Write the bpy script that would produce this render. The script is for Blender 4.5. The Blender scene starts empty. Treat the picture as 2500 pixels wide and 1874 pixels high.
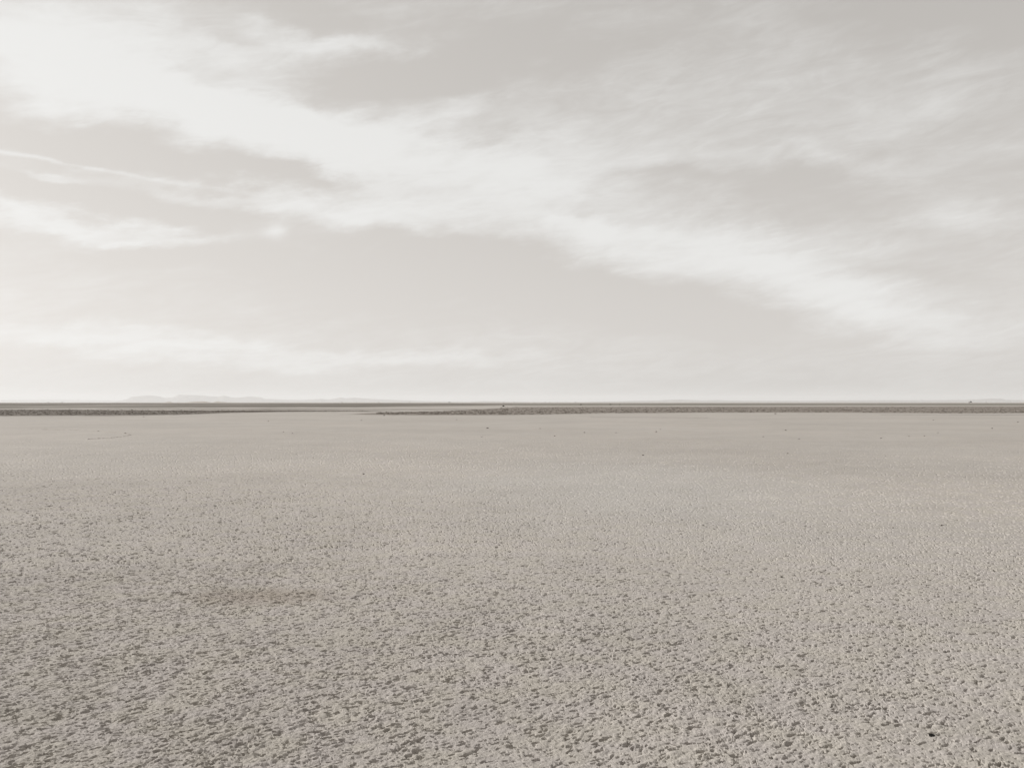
import bpy, bmesh, math, random
import numpy as np
from mathutils import Vector

S = bpy.context.scene
C = S.collection
random.seed(7)

# ------------------------------------------------------------------ camera
PW, PH, FPX = 2500.0, 1874.0, 2083.3      # photograph size, focal length in its pixels
HCAM, LEVEL, REARTH = 1.6, 980.5, 6.371e6
PITCH = math.atan((LEVEL - PH / 2) / FPX)
cam_d = bpy.data.cameras.new('camera')
cam_d.sensor_width = 36.0
cam_d.lens = 30.0
cam_d.clip_start = 0.05
cam_d.clip_end = 200000.0
cam = bpy.data.objects.new('camera', cam_d)
cam.location = (0, 0, HCAM)
cam.rotation_euler = (math.pi / 2 + PITCH, 0, 0)
C.objects.link(cam)
S.camera = cam

# ------------------------------------------------------------------ light
SUN_AZ, SUN_EL = math.radians(-72), math.radians(27)      # azimuth from the view direction, + to the right
SKY_STRENGTH = 0.1
SUN_STRENGTH = 4.2
sun_dir = Vector((math.sin(SUN_AZ) * math.cos(SUN_EL), math.cos(SUN_AZ) * math.cos(SUN_EL), math.sin(SUN_EL)))
sd = bpy.data.lights.new('sun', 'SUN')
sd.energy = SUN_STRENGTH
sd.angle = math.radians(1.5)
sd.color = (1.0, 0.983, 0.958)
so = bpy.data.objects.new('sun', sd)
so.rotation_euler = sun_dir.to_track_quat('Z', 'Y').to_euler()
so.location = (-30, 10, 40)
C.objects.link(so)

S.view_settings.view_transform = 'Standard'
S.view_settings.look = 'None'
S.view_settings.exposure = 0.0
S.view_settings.gamma = 1.0
S.view_settings.use_curve_mapping = False
S.render.engine = 'CYCLES'
S.cycles.max_bounces = 6
S.cycles.diffuse_bounces = 4
S.cycles.volume_bounces = 3
S.cycles.use_denoising = True
S.cycles.denoiser = 'OPENIMAGEDENOISE'
S.cycles.denoising_input_passes = 'RGB_ALBEDO_NORMAL'
S.cycles.denoising_prefilter = 'ACCURATE'
S.cycles.use_adaptive_sampling = False


def pix_dir(px, py):
    """direction in the world through a point of the photograph"""
    x, y = (px - PW / 2) / FPX, -(py - PH / 2) / FPX
    c, s = math.cos(PITCH), math.sin(PITCH)
    return Vector((x, c - y * s, s + y * c)).normalized()


def gz(r):
    return -r * r / (2 * REARTH)


def ground_at(px, py):
    """where the line of sight meets the (curved) plain"""
    d = pix_dir(px, py)
    h = math.hypot(d.x, d.y)
    a, b, c = h * h / (2 * REARTH), d.z, HCAM
    disc = b * b - 4 * a * c
    if disc < 0:
        t = -b / (2 * a)
    else:
        t = (-b - math.sqrt(disc)) / (2 * a)
    return Vector((d.x * t, d.y * t, gz(t * h)))


def on_ray(px, r):
    """point of the plain at distance r below photograph column px"""
    az = math.atan2((px - PW / 2) / FPX, 1)
    return Vector((math.sin(az) * r, math.cos(az) * r, gz(r)))


# ------------------------------------------------------------------ sky
world = bpy.data.worlds.new('World')
S.world = world
world.use_nodes = True
wt = world.node_tree
wt.nodes.clear()


class NT:
    """small helper to write node graphs as expressions"""
    def __init__(s, tree):
        s.t = tree

    def n(s, kind, **kw):
        nd = s.t.nodes.new(kind)
        for k, v in kw.items():
            setattr(nd, k, v)
        return nd

    def put(s, sock, v):
        if hasattr(v, 'is_linked') or hasattr(v, 'links'):
            s.t.links.new(v, sock)
        else:
            sock.default_value = v

    def m(s, op, a, b=0.0, c=0.0, clamp=False):
        nd = s.n('ShaderNodeMath', operation=op, use_clamp=clamp)
        s.put(nd.inputs[0], a); s.put(nd.inputs[1], b); s.put(nd.inputs[2], c)
        return nd.outputs[0]

    def v(s, op, a, b=(0, 0, 0), out=0, scale=None):
        nd = s.n('ShaderNodeVectorMath', operation=op)
        s.put(nd.inputs[0], a)
        if b is not None: s.put(nd.inputs[1], b)
        if scale is not None: s.put(nd.inputs[3], scale)
        return nd.outputs['Value'] if op in ('DOT_PRODUCT', 'LENGTH', 'DISTANCE') else nd.outputs[0]

    def xyz(s, x, y, z=0.0):
        nd = s.n('ShaderNodeCombineXYZ')
        s.put(nd.inputs[0], x); s.put(nd.inputs[1], y); s.put(nd.inputs[2], z)
        return nd.outputs[0]

    def sep(s, a):
        nd = s.n('ShaderNodeSeparateXYZ'); s.put(nd.inputs[0], a)
        return nd.outputs

    def noise(s, vec, scale, detail=4, rough=0.55, dist=0.0, dim='3D'):
        nd = s.n('ShaderNodeTexNoise', noise_dimensions=dim)
        s.put(nd.inputs['Vector'], vec)
        nd.inputs['Scale'].default_value = scale
        nd.inputs['Detail'].default_value = detail
        nd.inputs['Roughness'].default_value = rough
        nd.inputs['Distortion'].default_value = dist
        return nd

    def ramp(s, x, a, b, lo=0.0, hi=1.0, kind='SMOOTHSTEP'):
        nd = s.n('ShaderNodeMapRange', interpolation_type=kind)
        s.put(nd.inputs[0], x); s.put(nd.inputs[1], a); s.put(nd.inputs[2], b)
        s.put(nd.inputs[3], lo); s.put(nd.inputs[4], hi)
        return nd.outputs[0]

    def mix(s, f, a, b):
        nd = s.n('ShaderNodeMix', data_type='RGBA')
        s.put(nd.inputs[0], f); s.put(nd.inputs[6], a); s.put(nd.inputs[7], b)
        return nd.outputs[2]


W = NT(wt)
tc = W.n('ShaderNodeTexCoord')
D = W.v('NORMALIZE', tc.outputs['Generated'])
dx, dy, dz = W.sep(D)
az = W.m('ARCTAN2', dx, dy)
el = W.m('ARCSINE', dz)
# the cirrus sheet seen in perspective: a plane high above the plain
hz = W.m('ADD', W.m('MAXIMUM', dz, 0.0), 0.10)
qx, qy = W.m('DIVIDE', dx, hz), W.m('DIVIDE', dy, hz)
Q = W.xyz(qx, qy, 0.0)
P0 = W.xyz(az, el, 0.0)
# streaming of the cirrus: coordinates along and across the wind
wa = math.radians(38)
qs = W.m('ADD', W.m('MULTIPLY', qx, math.cos(wa)), W.m('MULTIPLY', qy, -math.sin(wa)))
qt = W.m('ADD', W.m('MULTIPLY', qx, math.sin(wa)), W.m('MULTIPLY', qy, math.cos(wa)))
QF = W.xyz(W.m('MULTIPLY', qs, 0.42), qt, 3.1)
# the same streaming in angles, for the fine grain of the banks
fa = math.radians(-9)
PS = W.xyz(W.m('MULTIPLY', W.m('ADD', W.m('MULTIPLY', az, math.cos(fa)), W.m('MULTIPLY', el, -math.sin(fa))), 1.0),
           W.m('MULTIPLY', W.m('ADD', W.m('MULTIPLY', az, math.sin(fa)), W.m('MULTIPLY', el, math.cos(fa))), 2.6), 1.7)
wn1 = W.noise(Q, 0.9, 3, 0.5).outputs['Color']
wn2 = W.noise(PS, 5.0, 8, 0.62).outputs['Color']
warp1 = W.v('MULTIPLY', W.v('SUBTRACT', wn1, (.5, .5, .5)), (.08, .035, 0))
warp2 = W.v('MULTIPLY', W.v('SUBTRACT', wn2, (.5, .5, .5)), (.26, .10, 0))
P = W.v('ADD', P0, W.v('ADD', warp1, warp2))
PC = W.v('ADD', P0, W.v('MULTIPLY', warp2, (.12, .12, 0)))


def blob(acc, px, py, a, b, rot, w, P=P):
    """one bank of cirrus (w > 0) or one clear gap (w < 0), lying round a direction of the sky"""
    d = pix_dir(px, py)
    a0, e0 = math.atan2(d.x, d.y), math.asin(d.z)
    c, s = math.cos(math.radians(rot)), math.sin(math.radians(rot))

    def ae(x, y):
        q = pix_dir(x, y)
        return np.array((math.atan2(q.x, q.y) - a0, math.asin(q.z) - e0))
    M = np.stack([ae(px + c * a, py + s * a), ae(px - s * b, py + c * b)], 1)
    I = np.linalg.inv(M)
    rel = W.v('SUBTRACT', P, (a0, e0, 0))
    q1 = W.v('DOT_PRODUCT', rel, (I[0, 0], I[0, 1], 0))
    q2 = W.v('DOT_PRODUCT', rel, (I[1, 0], I[1, 1], 0))
    r2 = W.m('MULTIPLY_ADD', q1, q1, W.m('MULTIPLY', q2, q2))
    g = W.m('POWER', 0.3679, r2)
    return W.m('MULTIPLY_ADD', g, w, acc)


BLOBS = [
    (60, 110, 300, 150, 10, .95), (330, 215, 330, 85, 14, .75), (640, 270, 280, 100, 12, .80),
    (600, 95, 250, 55, 0, .70), (880, 84, 200, 34, 3, .62), (930, 45, 60, 40, -10, .20), (1900, 270, 520, 140, -12, .24), (1650, 470, 200, 26, -4, .18),
    (760, 330, 230, 70, 12, .60), (1010, 420, 260, 100, 10, .80), (1070, 275, 120, 60, -15, .45),
    (1290, 420, 240, 70, 10, .75), (1360, 545, 200, 70, 14, .70), (1500, 590, 150, 50, 18, .40),
    (1620, 560, 260, 55, 8, .45), (1830, 640, 230, 70, 12, .62), (2080, 710, 300, 75, 12, .70),
    (2330, 770, 260, 60, 8, .50), (600, 478, 280, 30, 9, .70), (880, 520, 260, 40, 7, .70),
    (70, 525, 200, 26, 6, .80), (380, 560, 200, 20, 4, .95), 
    (180, 432, 110, 12, 4, .65), (260, 395, 110, 9, 14, .35),
    (150, 830, 420, 34, 4, .72), (700, 866, 420, 24, 4, .55), (1120, 885, 300, 20, 4, .36),
    (1560, 250, 330, 100, -12, .26), (1450, 350, 200, 60, 8, .25), (2010, 390, 170, 30, 10, .40),
    (2400, 505, 190, 34, 5, .48), (2240, 590, 170, 26, -8, .36), (2250, 400, 300, 40, -14, .26), (2200, 250, 380, 60, -16, .16),
    (1750, 400, 200, 30, 0, .22), (2150, 300, 300, 26, -18, .16), (2330, 100, 100, 22, -15, .12),
    (1700, 830, 260, 14, 2, .14), (1560, 120, 230, 60, -14, .10),
    (140, 310, 260, 60, 12, -.70), (470, 405, 250, 52, 14, -.75), (740, 438, 130, 28, 8, -.75),
    (300, 490, 330, 26, 6, -.65), (600, 640, 500, 40, 5, -.45), (1150, 640, 420, 60, 10, -.55),
    (960, 200, 210, 60, -10, -.70), (760, 25, 200, 40, 5, -.45), (545, 75, 120, 30, 12, -.40), (1250, 110, 330, 110, 0, -.45),
    (1930, 475, 330, 62, 6, -.48), (1560, 440, 160, 20, -4, -.22), (1500, 730, 420, 55, 12, -.40),
    (2380, 40, 330, 130, 10, -.50), (2420, 330, 200, 40, -14, -.14), (2330, 650, 160, 26, 8, -.22),
    (1250, 760, 900, 50, 3, -.25), (1180, 330, 120, 38, -12, -.40), (520, 185, 170, 24, 12, -.28), (860, 290, 60, 40, 20, -.20),
    (420, 120, 60, 60, 50, -.25), (1450, 520, 150, 18, 6, -.22), (1900, 600, 160, 16, -4, -.22),
]
acc = 0.34
for bl in BLOBS:
    acc = blob(acc, *bl[:5], bl[5] * (.77 if bl[5] > 0 else .95))
# a trail left by an aircraft: a thin straight line, tight near its end
for (px, py, a, b, r, w) in ((20, 374, 110, 6.5, 8, .60), (180, 401, 110, 5, 10.5, .45), (310, 426, 90, 5, 11, .22), (470, 452, 120, 7, 8, .30), (680, 566, 30, 18, -5, .75)):
    acc = blob(acc, px, py, a, b, r, w, PC)
FIB = W.v('MULTIPLY', PS, (1.0, 1.7, 1.0))                 # fibres: drawn out far more along the wind than across
f1 = W.noise(PS, 4.2, 8, 0.60, 0.7).outputs[0]
f2 = W.noise(W.v('ADD', FIB, (9, 4, 0)), 11.0, 9, 0.66, 1.2).outputs[0]
f3 = W.noise(QF, 1.3, 5, 0.6).outputs[0]
f4 = W.noise(QF, 5.0, 6, 0.65, 0.5).outputs[0]
dens = W.m('ADD', acc, W.m('MULTIPLY', W.m('SUBTRACT', f1, 0.5), 0.95))
f5 = W.noise(W.v('ADD', FIB, (3, 8, 0)), 27.0, 8, 0.66, 1.5).outputs[0]
dens = W.m('ADD', dens, W.m('MULTIPLY', W.m('SUBTRACT', f2, 0.5), 0.82))
dens = W.m('ADD', dens, W.m('MULTIPLY', W.m('SUBTRACT', f5, 0.5), 0.27))
f34 = W.m('ADD', W.m('MULTIPLY', W.m('SUBTRACT', f3, 0.5), 0.35), W.m('MULTIPLY', W.m('SUBTRACT', f4, 0.5), 0.40))
dens = W.m('ADD', dens, W.m('MULTIPLY', f34, W.ramp(el, 0.02, 0.16)))
cover = W.ramp(dens, 0.0, 1.30)

sky = W.n('ShaderNodeTexSky', sky_type='NISHITA')
sky.sun_disc = False
sky.sun_elevation = SUN_EL
sky.sun_rotation = SUN_AZ
sky.altitude = 0
sky.air_density = 1.0
sky.dust_density = 1.5
sky.ozone_density = 1.0
bw = W.n('ShaderNodeRGBToBW'); W.put(bw.inputs[0], sky.outputs[0])
lum = W.m('POWER', bw.outputs[0], 0.33)                    # milky air: the range of the sky is flattened
lum = W.m('MULTIPLY', lum, 4.0)
clear = W.v('MULTIPLY', W.xyz(lum, lum, lum), (1.03, 0.985, 0.935))
cl = W.m('ADD', W.m('MULTIPLY', lum, 0.55), 4.9)
cloud = W.v('MULTIPLY', W.xyz(cl, cl, cl), (1.0, 0.995, 0.975))
skycol = W.mix(cover, clear, cloud)
bg = W.n('ShaderNodeBackground')
W.put(bg.inputs[0], skycol)
bg.inputs[1].default_value = SKY_STRENGTH
wo = W.n('ShaderNodeOutputWorld')
wt.links.new(bg.outputs[0], wo.inputs[0])
world.cycles.sampling_method = 'MANUAL'
world.cycles.sample_map_resolution = 512


# ------------------------------------------------------------------ helpers
def mat(name):
    m = bpy.data.materials.new(name)
    m.use_nodes = True
    t = m.node_tree
    t.nodes.clear()
    N = NT(t)
    b = N.n('ShaderNodeBsdfPrincipled')
    o = N.n('ShaderNodeOutputMaterial')
    t.links.new(b.outputs[0], o.inputs[0])
    b.inputs['Roughness'].default_value = 0.95
    b.inputs['Specular IOR Level'].default_value = 0.15
    return m, N, b


def np_mesh(name, co, quads=None, tris=None, smooth=False):
    me = bpy.data.meshes.new(name)
    nq = 0 if quads is None else len(quads)
    nt = 0 if tris is None else len(tris)
    me.vertices.add(len(co))
    me.vertices.foreach_set('co', np.asarray(co, np.float32).ravel())
    idx, start, pos = [], [], 0
    if nq:
        idx.append(np.asarray(quads, np.int32).ravel()); start.append(np.arange(nq, dtype=np.int32) * 4); pos = nq * 4
    if nt:
        idx.append(np.asarray(tris, np.int32).ravel()); start.append(pos + np.arange(nt, dtype=np.int32) * 3)
    idx = np.concatenate(idx)
    me.loops.add(len(idx)); me.loops.foreach_set('vertex_index', idx)
    me.polygons.add(nq + nt); me.polygons.foreach_set('loop_start', np.concatenate(start))
    me.polygons.foreach_set('use_smooth', np.full(nq + nt, smooth))
    me.update(calc_edges=True)
    me.validate()
    return me


def link(name, me, m=None, parent=None, loc=None, rz=0.0, **props):
    o = bpy.data.objects.new(name, me)
    C.objects.link(o)
    if m is not None and me is not None and not me.materials:
        me.materials.append(m)
    if parent: o.parent = parent
    if loc is not None: o.location = loc
    o.rotation_euler = (0, 0, rz)
    for k, v in props.items(): o[k] = v
    return o


def h01(ix, iy, seed):
    """hash of integer cells to 0..1"""
    with np.errstate(over='ignore'):
        a = ix.astype(np.uint32) * np.uint32(374761393) + iy.astype(np.uint32) * np.uint32(668265263) + np.uint32(seed * 1442695041 % 4294967296)
        a = (a ^ (a >> np.uint32(13))) * np.uint32(1274126177)
        a = a ^ (a >> np.uint32(16))
        a = a * np.uint32(2246822519)
        a = a ^ (a >> np.uint32(15))
    return a.astype(np.float64) / 4294967295.0


def vnoise(x, y, seed):
    ix, iy = np.floor(x).astype(np.int64), np.floor(y).astype(np.int64)
    fx, fy = x - ix, y - iy
    fx = fx * fx * fx * (fx * (fx * 6 - 15) + 10); fy = fy * fy * fy * (fy * (fy * 6 - 15) + 10)
    a, b = h01(ix, iy, seed), h01(ix + 1, iy, seed)
    c, d = h01(ix, iy + 1, seed), h01(ix + 1, iy + 1, seed)
    return (a * (1 - fx) + b * fx) * (1 - fy) + (c * (1 - fx) + d * fx) * fy


def fbm(x, y, seed, oct=4, gain=0.5):
    s, a, t = 0.0, 1.0, 0.0
    for k in range(oct):
        s = s + a * vnoise(x * 2 ** k + 17.3 * k, y * 2 ** k - 9.1 * k, seed + k); t += a; a *= gain
    return s / t


def clods(s, t, size, aspect, seed, sharp, sparse):
    """lumps of crust drawn out along s, each rising slowly and breaking off steeply at its far (+s) end"""
    u, v = s / (size * aspect), t / size
    iu, iv = np.floor(u).astype(np.int64), np.floor(v).astype(np.int64)
    best = np.zeros_like(u)
    for du in (-1, 0, 1):
        for dv in (-1, 0, 1):
            cu, cv = iu + du, iv + dv
            px = cu + 0.15 + 0.7 * h01(cu, cv, seed)
            py = cv + 0.15 + 0.7 * h01(cu, cv, seed + 1)
            amp = h01(cu, cv, seed + 2) ** sparse
            w = 0.55 + 0.5 * h01(cu, cv, seed + 3)
            a = (u - px) / w; b = (v - py) / w
            a = a + 0.25 * b * (h01(cu, cv, seed + 4) - 0.5) * 2
            # steep towards +s, gentle towards -s
            ra = np.where(a > 0, a * sharp, a * 0.85)
            d = ra * ra + b * b * 1.6
            hgt = amp * np.clip(1 - d, 0, 1) ** 0.75 * (0.72 + 0.28 * np.clip(a + 1, 0, 1.3))
            best = np.maximum(best, hgt)
    return best


# ------------------------------------------------------------------ the flat
WIND = math.radians(58)           # the crust is combed along this azimuth


def pits(s, t, size, aspect, seed, sparse):
    """little hollows drawn out along s, with a steep wall on their -s side"""
    u, v = s / (size * aspect), t / size
    iu, iv = np.floor(u).astype(np.int64), np.floor(v).astype(np.int64)
    best = np.zeros_like(u)
    for du in (-1, 0, 1):
        for dv in (-1, 0, 1):
            cu, cv = iu + du, iv + dv
            px = cu + 0.1 + 0.8 * h01(cu, cv, seed); py = cv + 0.1 + 0.8 * h01(cu, cv, seed + 1)
            k = h01(cu, cv, seed + 2)
            amp = np.clip((k - sparse) / (1 - sparse), 0, 1) ** .7
            w = (.19 + .22 * h01(cu, cv, seed + 3)) * (.5 + .6 * amp)
            a = (u - px) / w; b = (v - py) / w
            b = b + .35 * a * (h01(cu, cv, seed + 4) - .5) * 2
            ra = np.where(a < 0, a * 1.35, a * .62)
            d = ra * ra + b * b * (1.9 + 1.0 * np.clip(a, 0, 1.6))
            best = np.maximum(best, amp * np.clip(1.15 - d, 0, 1))
    return best


def ground_height(x, y):
    r = np.hypot(x, y)
    s0 = x * math.sin(WIND) + y * math.cos(WIND)
    t0 = x * math.cos(WIND) - y * math.sin(WIND)
    wx = fbm(x * 2.6, y * 2.6, 11, 3) - .5
    wy = fbm(x * 2.6, y * 2.6, 21, 3) - .5
    s, t = s0 + wx * .10, t0 + wy * .10
    j1 = fbm(x * 26, y * 26, 31, 3, .6) - .5
    j2 = fbm(x * 26, y * 26, 41, 3, .6) - .5
    s, t = s + j1 * .032, t + j2 * .026
    rough = np.clip(fbm(x * .8, y * .8, 51, 4, .6) * .6 + .62, .7, 1.15)     # smoother and rougher stretches
    rough = rough * np.clip(1.0 - .05 * x, .75, 1.25) / (1 + .5 * (r / 17) ** 2)      # the crust is smoother farther out
    h = clods(s, t, .023, 1.7, 61, 2.0, .9) * .006
    h = np.maximum(h, clods(s + .4, t + 3.1, .038, 1.9, 71, 2.4, 1.5) * .011)
    h = h + clods(s + 5.2, t + 1.3, .012, 1.5, 81, 1.8, 1.2) * .0025
    h = h - pits(s + 2.2, t + .7, .029, 1.8, 201, .58) * .042
    h = h - pits(s + 9.1, t + 4.7, .017, 1.8, 221, .62) * .024
    h = h - pits(s + 4.1, t + 8.3, .043, 1.8, 241, .92) * .050
    # hairline cracks here and there
    cr = np.abs(fbm(x * 7, y * 7, 301, 4, .55) - .5)
    h = h - np.clip(1 - cr / .012, 0, 1) * .010 * np.clip(fbm(x * 1.7, y * 1.7, 321, 2) * 4 - 2, 0, 1)
    h = h + (fbm(x * 55, y * 55, 91, 3, .65) - .5) * .007
    h = h * rough
    h = h + (fbm(x * .8, y * .8, 101, 3) - .5) * .030
    h = h + (fbm(x * .06, y * .06, 111, 3) - .5) * .10 * np.clip((r - 6) / 30, 0, 1)
    h = h * np.clip((80 - r) / 50, 0, 1)
    return h


def build_ground():
    th = list(np.arange(-.66, .66001, .00128))
    step, a = .00128, .66
    ext = []
    while a < math.pi - .06:
        step = min(step * 1.25, .10); a += step
        if a < math.pi - .03: ext.append(a)
    th = np.array([-e for e in reversed(ext)] + th + ext)
    rr = [.25, .6, 1.0, 1.4, 1.8, 2.1, 2.35]
    r = 2.5
    while r < 3.3: rr.append(r); r *= 1.006
    while r < 9: rr.append(r); r *= 1.0017
    while r < 20: rr.append(r); r *= 1.0028
    while r < 62: rr.append(r); r *= 1.006
    while r < 5000: rr.append(r); r *= 1.055
    while r < 50000: rr.append(r); r *= 1.10
    rr = np.array(rr)
    T, R = np.meshgrid(th, rr)
    X, Y = R * np.sin(T), R * np.cos(T)
    Z = -R * R / (2 * REARTH)
    near = rr < 116
    Z[near] += ground_height(X[near], Y[near])
    nr, nc = R.shape
    co = np.stack([X, Y, Z], -1).reshape(-1, 3)
    i = np.arange(nr * nc).reshape(nr, nc)
    q = np.stack([i[:-1, :-1], i[1:, :-1], i[1:, 1:], i[:-1, 1:]], -1).reshape(-1, 4)
    wrap = np.stack([i[:-1, -1], i[1:, -1], i[1:, 0], i[:-1, 0]], -1)
    q = np.concatenate([q, wrap])[:, ::-1]
    co = np.concatenate([co, [[0, 0, 0]]])
    c = nr * nc
    tr = np.stack([np.full(nc, c), np.roll(i[0], -1), i[0]], -1)
    return np_mesh('ground', co, q, tr, False)


gm, N, B = mat('dry_mud_crust')
geo = N.n('ShaderNodeNewGeometry')
pos = geo.outputs['Position']
n_big = N.noise(pos, 0.11, 4, 0.55).outputs[0]
n_mid = N.noise(pos, 1.3, 4, 0.6).outputs[0]
n_fine = N.noise(pos, 34, 5, 0.65).outputs[0]
n_hue = N.noise(N.v('ADD', pos, (40, 7, 0)), 3.1, 3, 0.6).outputs[0]
col = N.mix(N.ramp(n_hue, .35, .65), (.380, .350, .328, 1), (.380, .352, .313, 1))
col = N.mix(N.m('MULTIPLY', N.ramp(n_big, .35, .7), .5), col, (.374, .352, .326, 1))
n_far = N.noise(N.v('ADD', pos, (3, 90, 0)), .22, 6, .7).outputs[0]
val = N.m('ADD', N.m('MULTIPLY', n_mid, .20), N.m('ADD', N.m('MULTIPLY', n_fine, .34), .60))
n_grain = N.noise(pos, 150, 3, .75).outputs[0]
n_wide = N.noise(N.v('ADD', pos, (70, 20, 0)), .07, 6, .68).outputs[0]     # faint drifts of silt and old flood marks
val = N.m('ADD', val, N.m('ADD', N.m('MULTIPLY', n_far, .26), N.m('MULTIPLY', N.m('SUBTRACT', n_wide, .5), .34)))
val = N.m('ADD', val, N.m('MULTIPLY', N.m('SUBTRACT', n_grain, .5), .55))
col = N.v('MULTIPLY', col, N.xyz(val, val, val))
# a broad paler, greyer drift of fine silt right of the middle
gp = ground_at(1560, 1180)
rp = N.v('MULTIPLY', N.v('SUBTRACT', pos, (gp.x, gp.y, 0)), (1 / 5.0, 1 / 9.0, 0))
silt = N.m('SUBTRACT', 1.35, N.m('ADD', N.v('LENGTH', rp), N.m('MULTIPLY', N.noise(pos, .5, 5, .65).outputs[0], .9)))
col = N.mix(N.m('MULTIPLY', N.ramp(silt, -.2, .8), .42), col, (.396, .384, .366, 1))
# a stretch of browner, damper mud with a shape of its own
g0 = ground_at(640, 1455)
rel = N.v('SUBTRACT', pos, (g0.x, g0.y, 0))
rel = N.v('MULTIPLY', rel, (1 / .95, 1 / .50, 0))
stain = N.m('SUBTRACT', 1.25, N.m('ADD', N.v('LENGTH', rel), N.m('MULTIPLY', N.noise(pos, 5, 4, .7).outputs[0], .9)))
stain = N.m('MULTIPLY', N.ramp(stain, -.1, .6), .50)
col = N.mix(stain, col, (.235, .195, .155, 1))
B.inputs['Roughness'].default_value = .97
N.put(B.inputs['Base Color'], col)
bp = N.n('ShaderNodeBump')
bp.inputs['Strength'].default_value = .8
bp.inputs['Distance'].default_value = .006
N.put(bp.inputs['Height'], N.noise(pos, 95, 4, .65).outputs[0])
N.put(B.inputs['Normal'], bp.outputs[0])
link('ground', build_ground(), gm, kind='structure')


# ------------------------------------------------------------------ darker plains beyond the flat
def plain(name, top, bottom, m, lift, rough_px=0.6, seed=0, n=420, ends=True):
    """a sheet of different soil between two lines of sight, with a ragged edge; top / bottom: (px, py) lines"""
    tx, ty = np.array(top).T; bx, by = np.array(bottom).T
    x0, x1 = max(tx[0], bx[0]), min(tx[-1], bx[-1])
    xs = np.linspace(x0, x1, n)
    yt = np.interp(xs, tx, ty); yb = np.interp(xs, bx, by)
    nz = (fbm(xs / 90, xs * 0 + seed, seed + 3, 4, .6) - .5) * 2
    nz2 = (fbm(xs / 70, xs * 0 + seed + 9, seed + 7, 4, .6) - .5) * 2
    yb = yb + nz * rough_px; yt = yt + nz2 * rough_px * .4
    keep = yb > yt + .15
    xs, yt, yb = xs[keep], yt[keep], yb[keep]
    K = 26
    rows = []
    for k in range(K):
        f = (k / (K - 1)) ** 1.5
        row = []
        for x, a, b in zip(xs, yt, yb):
            ga, gb = ground_at(x, a), ground_at(x, b)
            ra, rb = math.hypot(ga.x, ga.y), math.hypot(gb.x, gb.y)
            rad = rb * (ra / rb) ** f
            p = on_ray(x, rad)
            row.append((p.x, p.y, p.z + (lift if 0 < k < K - 1 else -.05)))
        rows.append(row)
    co = np.array(rows).reshape(-1, 3)
    i = np.arange(len(co)).reshape(K, -1)
    q = np.stack([i[:-1, :-1], i[:-1, 1:], i[1:, 1:], i[1:, :-1]], -1).reshape(-1, 4)
    me = np_mesh(name, co, q, None, False)
    ed = np.minimum(np.arange(K)[:, None] * np.ones(len(xs)), (K - 1 - np.arange(K))[:, None] * 2.0) / 6.0
    if ends: ed = np.minimum(ed, np.minimum(np.arange(len(xs)), len(xs) - 1 - np.arange(len(xs)))[None, :] / 14.0 + .05)
    at = me.attributes.new('margin', 'FLOAT', 'POINT')     # 0 at the rim of the sheet, 1 well inside
    at.data.foreach_set('value', np.clip(ed, 0, 1).astype(np.float32).ravel())
    return link(name, me, m, kind='structure')


def soil(name, c1, c2, sc, bump, pale=None, rim=False):
    m, N, B = mat(name)
    g = N.n('ShaderNodeNewGeometry'); p = g.outputs['Position']
    a = N.noise(p, sc, 5, .65).outputs[0]
    b = N.noise(p, sc * 14, 3, .6).outputs[0]
    f = N.ramp(N.m('ADD', N.m('MULTIPLY', a, .65), N.m('MULTIPLY', b, .35)), .36, .64)
    c = N.mix(f, (*c1, 1), (*c2, 1))
    if pale:                                              # tongues of the pale crust lying in the darker soil
        e = N.noise(N.v('ADD', p, (pale[0], 0, 0)), sc * 1.3, 4, .6).outputs[0]
        c = N.mix(N.m('MULTIPLY', N.ramp(e, pale[1], pale[1] + .07), pale[2]), c, (.36, .33, .30, 1))
    if rim:                                               # the soil thins out into the pale crust at its rim
        at = N.n('ShaderNodeAttribute', attribute_name='margin')
        k = N.m('ADD', at.outputs['Fac'], N.m('MULTIPLY', N.m('SUBTRACT', N.noise(p, .12, 5, .65).outputs[0], .5), 1.1))
        c = N.mix(N.ramp(k, 0.0, .75), (.362, .338, .312, 1), c)
    N.put(B.inputs['Base Color'], c)
    bp = N.n('ShaderNodeBump'); bp.inputs['Strength'].default_value = .6; bp.inputs['Distance'].default_value = bump
    N.put(bp.inputs['Height'], b); N.put(B.inputs['Normal'], bp.outputs[0])
    return m


dark = soil('dark_stony_mud', (.098, .083, .069), (.150, .131, .112), .030, .05, (300, .60, .6), rim=True)
darkr = soil('stony_mud', (.178, .156, .135), (.240, .212, .186), .030, .05, rim=True)
faint = soil('damp_mud', (.30, .275, .26), (.35, .325, .305), .05, .02, rim=True)
far = soil('far_scrub_soil', (.165, .153, .130), (.225, .208, .180), .006, .05, (50, .60, .5), rim=True)
farleft = soil('far_dark_soil', (.105, .092, .076), (.185, .167, .144), .010, .05, (900, .55, .75), rim=True)

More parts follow.
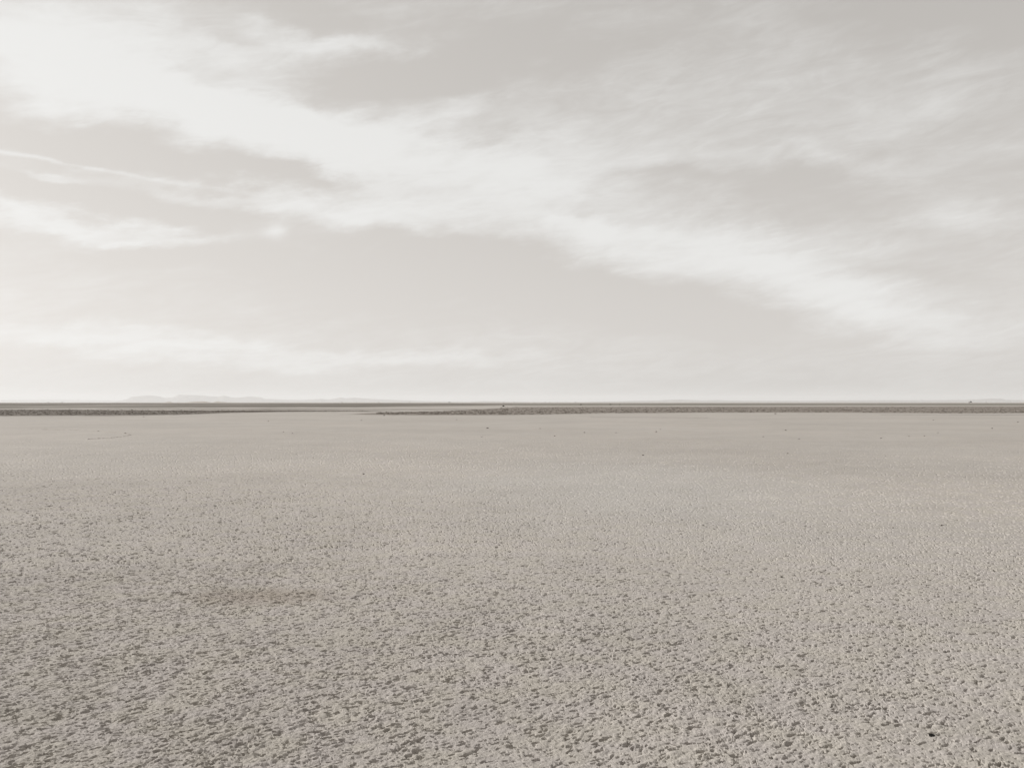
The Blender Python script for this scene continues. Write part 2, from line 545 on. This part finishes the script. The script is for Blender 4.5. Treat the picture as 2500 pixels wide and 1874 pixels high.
# left reach: dark soil from the flat's edge, pale streaks, dark soil again up to the horizon
plain('dark_mud', [(-700, 999), (120, 998.5), (300, 1000), (520, 1001), (700, 1001.5), (900, 1003), (1010, 1004)],
      [(-700, 1018), (0, 1016.5), (240, 1016), (420, 1013.5), (560, 1008), (700, 1005.5), (860, 1005), (1010, 1004)], dark, .03, .7, 1)
plain('dark_mud', [(-700, 983.6), (300, 983.6), (700, 983.8), (1020, 984), (1250, 984.6)],
      [(-700, 999.4), (0, 998.4), (200, 997.4), (420, 996.4), (640, 995.6), (900, 994.6), (1100, 992.5), (1250, 989.5)], farleft, .045, .7, 2, ends=False)
plain('dark_mud', [(200, 998.2), (420, 997.8), (700, 998), (1000, 999), (1240, 998.5)],
      [(200, 998.3), (420, 998.7), (620, 999.8), (820, 1000.2), (1050, 1000.4), (1240, 998.7)], dark, .035, .5, 3)
# right reach
plain('dark_mud', [(830, 1011.5), (980, 1005), (1080, 1003), (1180, 998), (1260, 992.6), (1500, 992.2), (2000, 991.8), (2300, 991.2), (3200, 991.0)],
      [(830, 1011.7), (960, 1013.6), (1200, 1014.4), (1330, 1012.8), (1480, 1009.5), (1700, 1008.0), (2050, 1008.0), (2300, 1010.0), (2500, 1009.5), (3200, 1009)], darkr, .03, .5, 4)
plain('scrub_plain', [(1050, 984.2), (1500, 984.2), (2500, 984.2), (3200, 984.2)],
      [(1050, 989.4), (1300, 990.2), (1700, 990.2), (2100, 990.0), (2300, 990.3), (3200, 990.2)], far, .025, .3, 5, ends=False)
plain('dark_mud', [(1440, 1018.3), (1560, 1017.7), (1740, 1020.1)], [(1440, 1018.4), (1560, 1018.8), (1740, 1020.2)], faint, .012, .1, 6, 120)
plain('dark_mud', [(2150, 1012.0), (2300, 1012.0), (3200, 1011.8)], [(2150, 1012.3), (2350, 1013.0), (3200, 1013.2)], faint, .02, .2, 7, 120)


# ------------------------------------------------------------------ stones, hummocks
def stone_mesh(name, seed, flat=.6, sub=2):
    bm = bmesh.new()
    bmesh.ops.create_icosphere(bm, subdivisions=sub, radius=.5)
    rnd = random.Random(seed)
    planes = [(Vector((rnd.uniform(-1, 1), rnd.uniform(-1, 1), rnd.uniform(-.3, 1))).normalized(), rnd.uniform(.28, .46)) for _ in range(9)]
    for v in bm.verts:
        for nrm, dd in planes:
            e = v.co.dot(nrm) - dd
            if e > 0: v.co -= nrm * e
        v.co.z *= flat
        v.co += Vector((rnd.uniform(-1, 1), rnd.uniform(-1, 1), rnd.uniform(-1, 1))) * .015
    me = bpy.data.meshes.new(name); bm.to_mesh(me); bm.free()
    return me


sm, N, B = mat('dark_stone')
p = N.n('ShaderNodeTexCoord').outputs['Object']
f = N.noise(p, 4, 4, .6).outputs[0]
N.put(B.inputs['Base Color'], N.mix(f, (.07, .061, .053, 1), (.15, .133, .118, 1)))
B.inputs['Roughness'].default_value = .85
smesh = []
for k in range(5):
    me = stone_mesh('stone', 100 + k, .55 + .08 * k); me.materials.append(sm); smesh.append(me)


def zg(x, y):
    r = math.hypot(x, y)
    return gz(r) + float(ground_height(np.array([x]), np.array([y]))[0] if r < 116 else 0)


PEB = [(240, 1052, 5), (351, 1017.5, 4), (692, 1053.5, 4), (714, 1057.5, 5), (882, 1026, 4), (938, 1014, 6), (1115, 1024.5, 4),
       (1190, 1045, 8), (1176, 1067, 5), (655, 1028, 4), (1318.5, 1046, 5), (1354, 1064.5, 5), (1427, 1056, 6), (1504, 1056, 5),
       (1602, 1054, 6), (1611.5, 1048, 4), (1863, 1066, 5), (1918, 1050, 6), (1951, 1071, 5), (2151, 1069, 6), (2257, 1064, 5),
       (2422, 1046, 5), (1893, 1010, 7), (2279, 1025, 4), (2485, 1030, 5), (2290, 1056, 4), (2219, 1065, 4), (306, 1057, 7),
       (888, 1158, 8), (1570, 1112, 8), (1923, 1107, 6), (2161, 1113, 5), (2180, 1290, 7), (2299, 1284, 7), (1908, 1409, 10)]
own = {(1190, 1045): 'widest dark pebble on the pale flat, below the low shrub',
       (1893, 1010): 'dark stone at the far edge of the flat, touching the dark mud',
       (938, 1014): 'dark stone at the tip of the dark mud left of centre',
       (888, 1158): 'lone dark pebble on the flat, left of centre and nearest of its side',
       (1570, 1112): 'lone dark pebble right of centre, half way between its fellows and the foreground',
       (1908, 1409): 'dark pebble among crust lumps, second nearest on the right',
       (306, 1057): 'dark clod at the bend of the faint wheel track'}
ORD = ('first second third fourth fifth sixth seventh eighth ninth tenth eleventh twelfth thirteenth fourteenth fifteenth sixteenth seventeenth '
       'eighteenth nineteenth twentieth twenty-first twenty-second twenty-third twenty-fourth twenty-fifth twenty-sixth twenty-seventh '
       'twenty-eighth twenty-ninth thirtieth thirty-first thirty-second thirty-third thirty-fourth thirty-fifth').split()
PEB.sort()
for k, (px, py, w) in enumerate(PEB):
    g = ground_at(px, py)
    r = math.hypot(g.x, g.y)
    size = w * r / FPX * .85
    o = link('pebble', smesh[k % 5], None, None, (g.x, g.y, zg(g.x, g.y) + size * .10), k * 1.7,
             label=own.get((px, py), 'small dark pebble on the flat, %s pebble counted from the left' % ORD[k]), category='pebble', group='dark pebbles strewn over the flat')
    o.scale = (size, size * .8, size * .75)

# the black chip of stone in the near right corner
bm = bmesh.new()
pts = [(-.5, .02, .0), (-.42, .10, .30), (.05, .14, .20), (.52, .02, .06), (.10, -.22, .0), (-.18, -.20, .10), (.0, .2, -.1), (-.3, -.1, -.1), (.3, 0, -.08)]
vs = [bm.verts.new(q) for q in pts]
bmesh.ops.convex_hull(bm, input=vs)
me = bpy.data.meshes.new('stone_chip'); bm.to_mesh(me); bm.free()
cm, N, B = mat('black_stone')
N.put(B.inputs['Base Color'], N.mix(N.noise(N.n('ShaderNodeTexCoord').outputs['Object'], 6, 3).outputs[0], (.008, .007, .006, 1), (.022, .019, .017, 1)))
B.inputs['Roughness'].default_value = .7
g = ground_at(2276, 1794)
o = link('stone_chip', me, cm, None, (g.x, g.y, zg(g.x, g.y) + .004), .1,
         label='pointed black stone chip lying in the near crust, lower right', category='stone')
o.scale = (.036, .036, .036)

# low hummocks of mud and stones that roughen the dark plains: uncountable
rng = np.random.default_rng(5)
def hummocks(n, x0, x1, y_lo, y_hi, hmin, hmax, seed):
    co, tr, base = [], [], 0
    r_ = np.random.default_rng(seed)
    for _ in range(n):
        px = r_.uniform(x0, x1); py = r_.uniform(y_lo(px), y_hi(px))
        g = ground_at(px, py)
        hh = r_.uniform(hmin, hmax) * r_.uniform(.5, 1); w = hh * r_.uniform(1.2, 3.2)
        k = 6
        a0 = r_.uniform(0, 6.28)
        for ring, (rad, z) in enumerate(((1, -.2), (.62, .62))):
            for j in range(k):
                a = a0 + j * 2 * math.pi / k + ring * .4
                rad2 = rad * r_.uniform(.75, 1.2)
                co.append((g.x + math.cos(a) * w * rad2, g.y + math.sin(a) * w * rad2, g.z + .02 + hh * z * r_.uniform(.8, 1.2)))
        co.append((g.x, g.y, g.z + .02 + hh))
        for j in range(k):
            j2 = (j + 1) % k
            tr += [(base + j, base + j2, base + k + j2), (base + j, base + k + j2, base + k + j), (base + k + j, base + k + j2, base + 2 * k)]
        base += 2 * k + 1
    return np.array(co), np.array(tr)


hm = soil('hummock_soil', (.11, .095, .080), (.235, .208, .18), .9, .02)
lo = lambda xs, ys: (lambda p: float(np.interp(p, xs, ys)))
co1, t1 = hummocks(5200, 1220, 2750, lo([1200, 1300], [994, 993]), lo([1200, 1330, 1480, 1700, 2050, 2300, 2800], [1013, 1011.5, 1008.5, 1006.5, 1006.5, 1008.5, 1008]), .04, .14, 1)
co2, t2 = hummocks(2600, -250, 900, lo([-250, 120, 520, 900], [999.5, 999.5, 1002, 1004]), lo([-250, 0, 420, 560, 700, 900], [1015, 1014.5, 1011.5, 1006.5, 1004.5, 1004.2]), .04, .14, 2)
co3, t3 = hummocks(900, 920, 1240, lo([900, 1080, 1240], [1008, 1004, 997]), lo([900, 960, 1240], [1010, 1012, 1012.5]), .04, .14, 3)
o1, o2 = len(co1), len(co1) + len(co2)
link('mud_hummocks', np_mesh('mud_hummocks', np.concatenate([co1, co2, co3]), None, np.concatenate([t1, t2 + o1, t3 + o2])), hm,
     kind='stuff', label='low dark hummocks roughening the mud beyond the flat', category='hummocks')


# ------------------------------------------------------------------ shrubs along the horizon
bmx, N, B = mat('dry_shrub')
N.put(B.inputs['Base Color'], N.mix(N.noise(N.n('ShaderNodeNewGeometry').outputs['Position'], 2, 3).outputs[0], (.075, .066, .050, 1), (.14, .125, .095, 1)))


def shrub_mesh(seed):
    r_ = random.Random(seed)
    co, q, tr = [], [], []
    for _ in range(240):                                  # leaves in an uneven low dome
        a, rad = r_.uniform(0, 6.283), math.sqrt(r_.random())
        lump = .75 + .25 * math.sin(a * 3 + seed)
        rad *= lump
        top = math.sqrt(max(0, 1 - rad * rad)) * .9
        z = top * r_.uniform(.25, 1)
        c = Vector((math.cos(a) * rad * .5, math.sin(a) * rad * .5, z * .5))
        u = Vector((r_.uniform(-1, 1), r_.uniform(-1, 1), r_.uniform(-1, 1))).normalized()
        v = u.cross(Vector((r_.uniform(-1, 1), r_.uniform(-1, 1), r_.uniform(-1, 1)))).normalized()
        L, wd = r_.uniform(.06, .12), r_.uniform(.03, .055)
        b = len(co)
        co += [c - u * L, c + v * wd, c + u * L, c - v * wd]
        q.append((b, b + 1, b + 2, b + 3))
    for _ in range(9):                                    # twigs
        a = r_.uniform(0, 6.283); d = Vector((math.cos(a) * .32, math.sin(a) * .32, r_.uniform(.2, .42)))
        s = Vector((-math.sin(a), math.cos(a), 0)) * .015; b = len(co)
        co += [s, -s, d + Vector((0, 0, .0)), Vector((0, 0, .03)) + s * .2]
        tr += [(b, b + 1, b + 2), (b, b + 2, b + 3), (b + 1, b + 3, b + 2)]
    return np_mesh('shrub', np.array([tuple(c) for c in co]), q, tr)


shr = [shrub_mesh(k) for k in range(4)]
for me in shr: me.materials.append(bmx)
SHR = [(1229, 260, 10, .9, 'lone dark low shrub standing in the dark mud at centre'),
       (1418, 420, 7, .7, 'low dark shrub in the grey strip, left of a close pair'),
       (1490, 440, 7, .7, 'left one of two close dark shrubs in the grey strip'),
       (1513, 440, 5, .7, 'right one of two close dark shrubs in the grey strip'),
       (118, 2300, 9, .35, None), (152, 2300, 10, .35, None), (835, 2300, 7, .5, None), (870, 2300, 5, .5, None),
       (925, 2300, 9, .4, None), (1000, 2300, 6, .5, None), (1097, 2200, 11, .5, None), (1331, 2300, 6, .6, None),
       (1342, 2300, 5, .6, None), (1360, 2400, 6, .4, None), (1405, 2300, 7, .5, None), (1230, 2300, 7, .4, None), (1255, 2300, 5, .5, None)]
SHR.sort(key=lambda q: (q[4] is not None, q[0]))
for k, (px, r, w, asp, lab) in enumerate(SHR):
    p = on_ray(px, r); size = w * r / FPX * (.62 if lab is None else .9)
    o = link('shrub', shr[k % 4], None, None, (p.x, p.y, p.z + .08), k * 2.1,
             label=lab or 'tiny dark shrub on the horizon line, %s one from the left' % ORD[k], category='shrub', group='desert shrubs beyond the flat')
    o.scale = (size * .8, size * .8, size * asp * .95)

# ------------------------------------------------------------------ shelter and post on the right horizon
p = on_ray(2370, 1450)
sh = link('shelter', None, None, None, (p.x, p.y, p.z + .1), -math.atan2(p.x, p.y),
          label='tiny dark peaked shelter with a grey side wing, alone on the right horizon', category='shelter')
dk, N, B = mat('dark_tent_cloth')
N.put(B.inputs['Base Color'], N.mix(N.noise(N.n('ShaderNodeTexCoord').outputs['Object'], 3, 3).outputs[0], (.016, .014, .011, 1), (.035, .030, .025, 1)))
gy, N, B = mat('grey_weathered_cloth')
N.put(B.inputs['Base Color'], N.mix(N.noise(N.n('ShaderNodeTexCoord').outputs['Object'], 3, 3).outputs[0], (.30, .27, .26, 1), (.36, .33, .32, 1)))


def hull(name, pts, m, parent):
    bm = bmesh.new(); vs = [bm.verts.new(q) for q in pts]
    bmesh.ops.convex_hull(bm, input=vs)
    me = bpy.data.meshes.new(name); bm.to_mesh(me); bm.free()
    return link(name, me, m, parent)


hull('canopy', [(-1.1, -1.6, .5), (-1.1, 1.6, .5), (-.3, -1.2, 2.9), (.1, 1.2, 3.0), (.3, -1.2, 2.8), (1.3, -1.5, 1.5), (1.3, 1.5, 1.5), (1.1, -1.5, .9), (-1.0, 0, .5)], dk, sh)
hull('side_flap', [(1.2, -1.4, 1.45), (1.2, 1.4, 1.45), (1.9, -1.3, .0), (1.9, 1.3, .0), (1.35, -1.3, .0), (1.1, 1.3, .8), (1.1, -1.3, .8)], dk, sh)
hull('side_wing', [(-3.2, -1.3, -.1), (-3.2, 1.3, -.1), (-1.1, -1.3, -.1), (-1.1, 1.3, -.1), (-3.1, -1.2, 1.4), (-3.1, 1.2, 1.4), (-1.1, -1.2, 1.7), (-1.1, 1.2, 1.7)], gy, sh)
for (x, y) in ((-.9, -1.4), (1.0, -1.4), (-.9, 1.4), (1.0, 1.4)):
    hull('pole', [(x - .05, y - .05, -.2), (x + .05, y - .05, -.2), (x + .05, y + .05, -.2), (x - .05, y + .05, -.2),
                  (x - .05, y - .05, 1.0), (x + .05, y - .05, 1.0), (x + .05, y + .05, 1.0), (x - .05, y + .05, 1.0)], gy, sh)
p = on_ray(2407, 1450)
po = link('marker_post', None, None, None, (p.x, p.y, p.z + .1), 0, label='tiny grey post right of the dark shelter on the horizon', category='post')
hull('shaft', [(-.30, -.2, -.2), (.45, -.2, -.2), (-.30, .2, -.2), (.45, .2, -.2), (-.2, -.15, 2.0), (.1, -.15, 2.3), (-.2, .15, 2.0), (.1, .15, 2.3)], gy, po)
hull('footing', [(-.5, -.4, -.2), (.8, -.4, -.2), (-.5, .4, -.2), (.8, .4, -.2), (-.35, -.3, .35), (.6, -.3, .3), (-.35, .3, .35), (.6, .3, .3)], gy, po)


# ------------------------------------------------------------------ dunes and mesas
def ridge(name, prof, dist, depth, m, seed, foot=0.0, steps=420, rough=.03):
    """a chain of hills: crest follows prof (px, py), flanks fall away over depth metres on both sides"""
    px, py = np.array(prof, float).T
    xs = np.linspace(px[0], px[-1], steps)
    ys = np.interp(xs, px, py)
    crest = HCAM + (LEVEL - ys) / FPX * dist + (fbm(xs / 6, xs * 0, seed, 3) - .5) * rough * dist / FPX * 20
    K = 25
    rows = []
    for k in range(K):
        v = k / (K - 1) * 2 - 1
        prf = (1 - abs(v)) ** .8
        row = []
        for j, x in enumerate(xs):
            az = math.atan((x - PW / 2) / FPX)
            rad = dist / math.cos(az) + v * depth
            z0 = gz(rad) - foot
            gul = 1 + .35 * (float(h01(np.array([j // 3]), np.array([k // 2]), seed)[0]) - .5) * (1 if abs(v) > .06 else 0)
            z = z0 + max(0, crest[j] - z0) * min(1, prf * gul) if abs(v) > .03 else max(crest[j], z0)
            row.append((math.sin(az) * rad, math.cos(az) * rad, z))
        rows.append(row)
    co = np.array(rows).reshape(-1, 3)
    i = np.arange(len(co)).reshape(K, -1)
    q = np.stack([i[:-1, :-1], i[:-1, 1:], i[1:, 1:], i[1:, :-1]], -1).reshape(-1, 4)
    return link(name, np_mesh(name, co, q, None, True), m, kind='structure')


rock = soil('mesa_rock', (.19, .165, .14), (.26, .23, .20), .002, 2.0)
sand = soil('dune_sand', (.40, .365, .325), (.44, .40, .36), .05, .05)
ridge('hills', [(270, 983), (289, 979), (301, 975.7), (312, 974), (321, 968), (336, 967), (347, 966), (362, 964.7), (382, 966), (404, 971), (420, 969.6),
                (431, 966), (436, 962.7), (463, 963.9), (492, 964.7), (515, 967), (535, 968), (547, 964.7), (561, 968.5), (573, 970.5), (590, 969),
                (610, 967.6), (638, 969.3), (645, 973.5), (670, 974), (703, 975.5), (742, 976), (768, 974), (785, 973), (799, 975), (817, 973),
                (833, 969.3), (843, 972), (869, 970.3), (898, 972.6), (918, 974), (947, 974.8), (976, 976.5), (1020, 978.0), (1080, 979.5), (1160, 981)],
      30000, 2200, rock, 3)
ridge('hills', [(1120, 982), (1160, 979.6), (1190, 978.8), (1240, 980), (1300, 981), (1420, 981), (1480, 979.8), (1547, 978), (1600, 977.4), (1645, 975.2), (1668, 975.2),
                (1715, 977), (1758, 976), (1784, 977.5), (1860, 978), (1950, 978), (2039, 977.2), (2149, 976.5), (2250, 976.4), (2352, 975.9), (2389, 974.2),
                (2424, 972.4), (2447, 973.4), (2458, 975.9), (2500, 976), (2700, 974), (2900, 977), (3100, 979)],
      26000, 2000, rock, 9)
ridge('hills', [(-200, 978), (-150, 976), (-100, 976), (40, 975.5), (120, 974.6), (200, 976), (290, 977.5), (360, 979)], 38000, 1500, rock, 15)
ridge('dune', [(370, 984), (385, 983.6), (400, 982.2), (414, 980.4), (424, 982.2), (436, 984)], 1500, 30, sand, 21, .3, 120, 0)
ridge('dune', [(425, 984.2), (446, 982.6), (474, 980.2), (498, 979.4), (510, 981.4), (522, 983), (530, 984)], 1700, 45, sand, 22, .3, 140, 0)
ridge('dune', [(505, 984), (518, 982.2), (530, 979.8), (545, 980.8), (562, 982.6), (585, 983.6), (600, 984)], 1800, 40, sand, 23, .3, 120, 0)

# ------------------------------------------------------------------ faint wheel track bending on the left of the flat
trk = [(60, 1048.0), (162, 1049.2), (220, 1051), (270, 1054), (306, 1057), (318, 1060), (306, 1064), (280, 1067.5), (246, 1070.5), (215, 1073)]
tm = soil('track_soil', (.27, .24, .21), (.36, .33, .30), .8, .02)
pts = [ground_at(*q) for q in trk]
fine = []
for i in range(len(pts) - 1):
    p0, p1, p2, p3 = pts[max(i - 1, 0)], pts[i], pts[i + 1], pts[min(i + 2, len(pts) - 1)]
    for k in range(14):
        t = k / 14
        fine.append(.5 * ((2 * p1) + (p2 - p0) * t + (2 * p0 - 5 * p1 + 4 * p2 - p3) * t * t + (3 * p1 - p0 - 3 * p2 + p3) * t ** 3))
rt = random.Random(4)
co, q = [], []
for i, p in enumerate(fine):
    d = (fine[min(i + 1, len(fine) - 1)] - fine[max(i - 1, 0)]).normalized()
    s = Vector((-d.y, d.x, 0)) * rt.uniform(.05, .13)
    z = zg(p.x, p.y)
    hgt = rt.uniform(.0, .028)
    co += [(p.x - s.x, p.y - s.y, z - .02), (p.x, p.y, z + hgt), (p.x + s.x, p.y + s.y, z - .02)]
    if i:
        b = 3 * i
        q += [(b - 3, b, b + 1, b - 2), (b - 2, b + 1, b + 2, b - 1)]
link('wheel_track', np_mesh('wheel_track', np.array(co), np.array(q)), tm, kind='structure')

# ------------------------------------------------------------------ haze over the whole plain
bm = bmesh.new()
bmesh.ops.create_cube(bm, size=1)
ZB, ZT, HALF = gz(50000) - 2, 300.0, 51000.0
for v in bm.verts:
    v.co = Vector((v.co.x * 2 * HALF, v.co.y * 2 * HALF, ZT if v.co.z > 0 else ZB))
me = bpy.data.meshes.new('haze'); bm.to_mesh(me); bm.free()
hzm = bpy.data.materials.new('haze_air'); hzm.use_nodes = True
t = hzm.node_tree; t.nodes.clear()
pv = t.nodes.new('ShaderNodeVolumePrincipled')
pv.inputs['Color'].default_value = (.90, .915, .93, 1)
pv.inputs['Density'].default_value = 4.8e-5
pv.inputs['Anisotropy'].default_value = .15
mo = t.nodes.new('ShaderNodeOutputMaterial'); t.links.new(pv.outputs[0], mo.inputs['Volume'])
link('haze', me, hzm, kind='stuff')
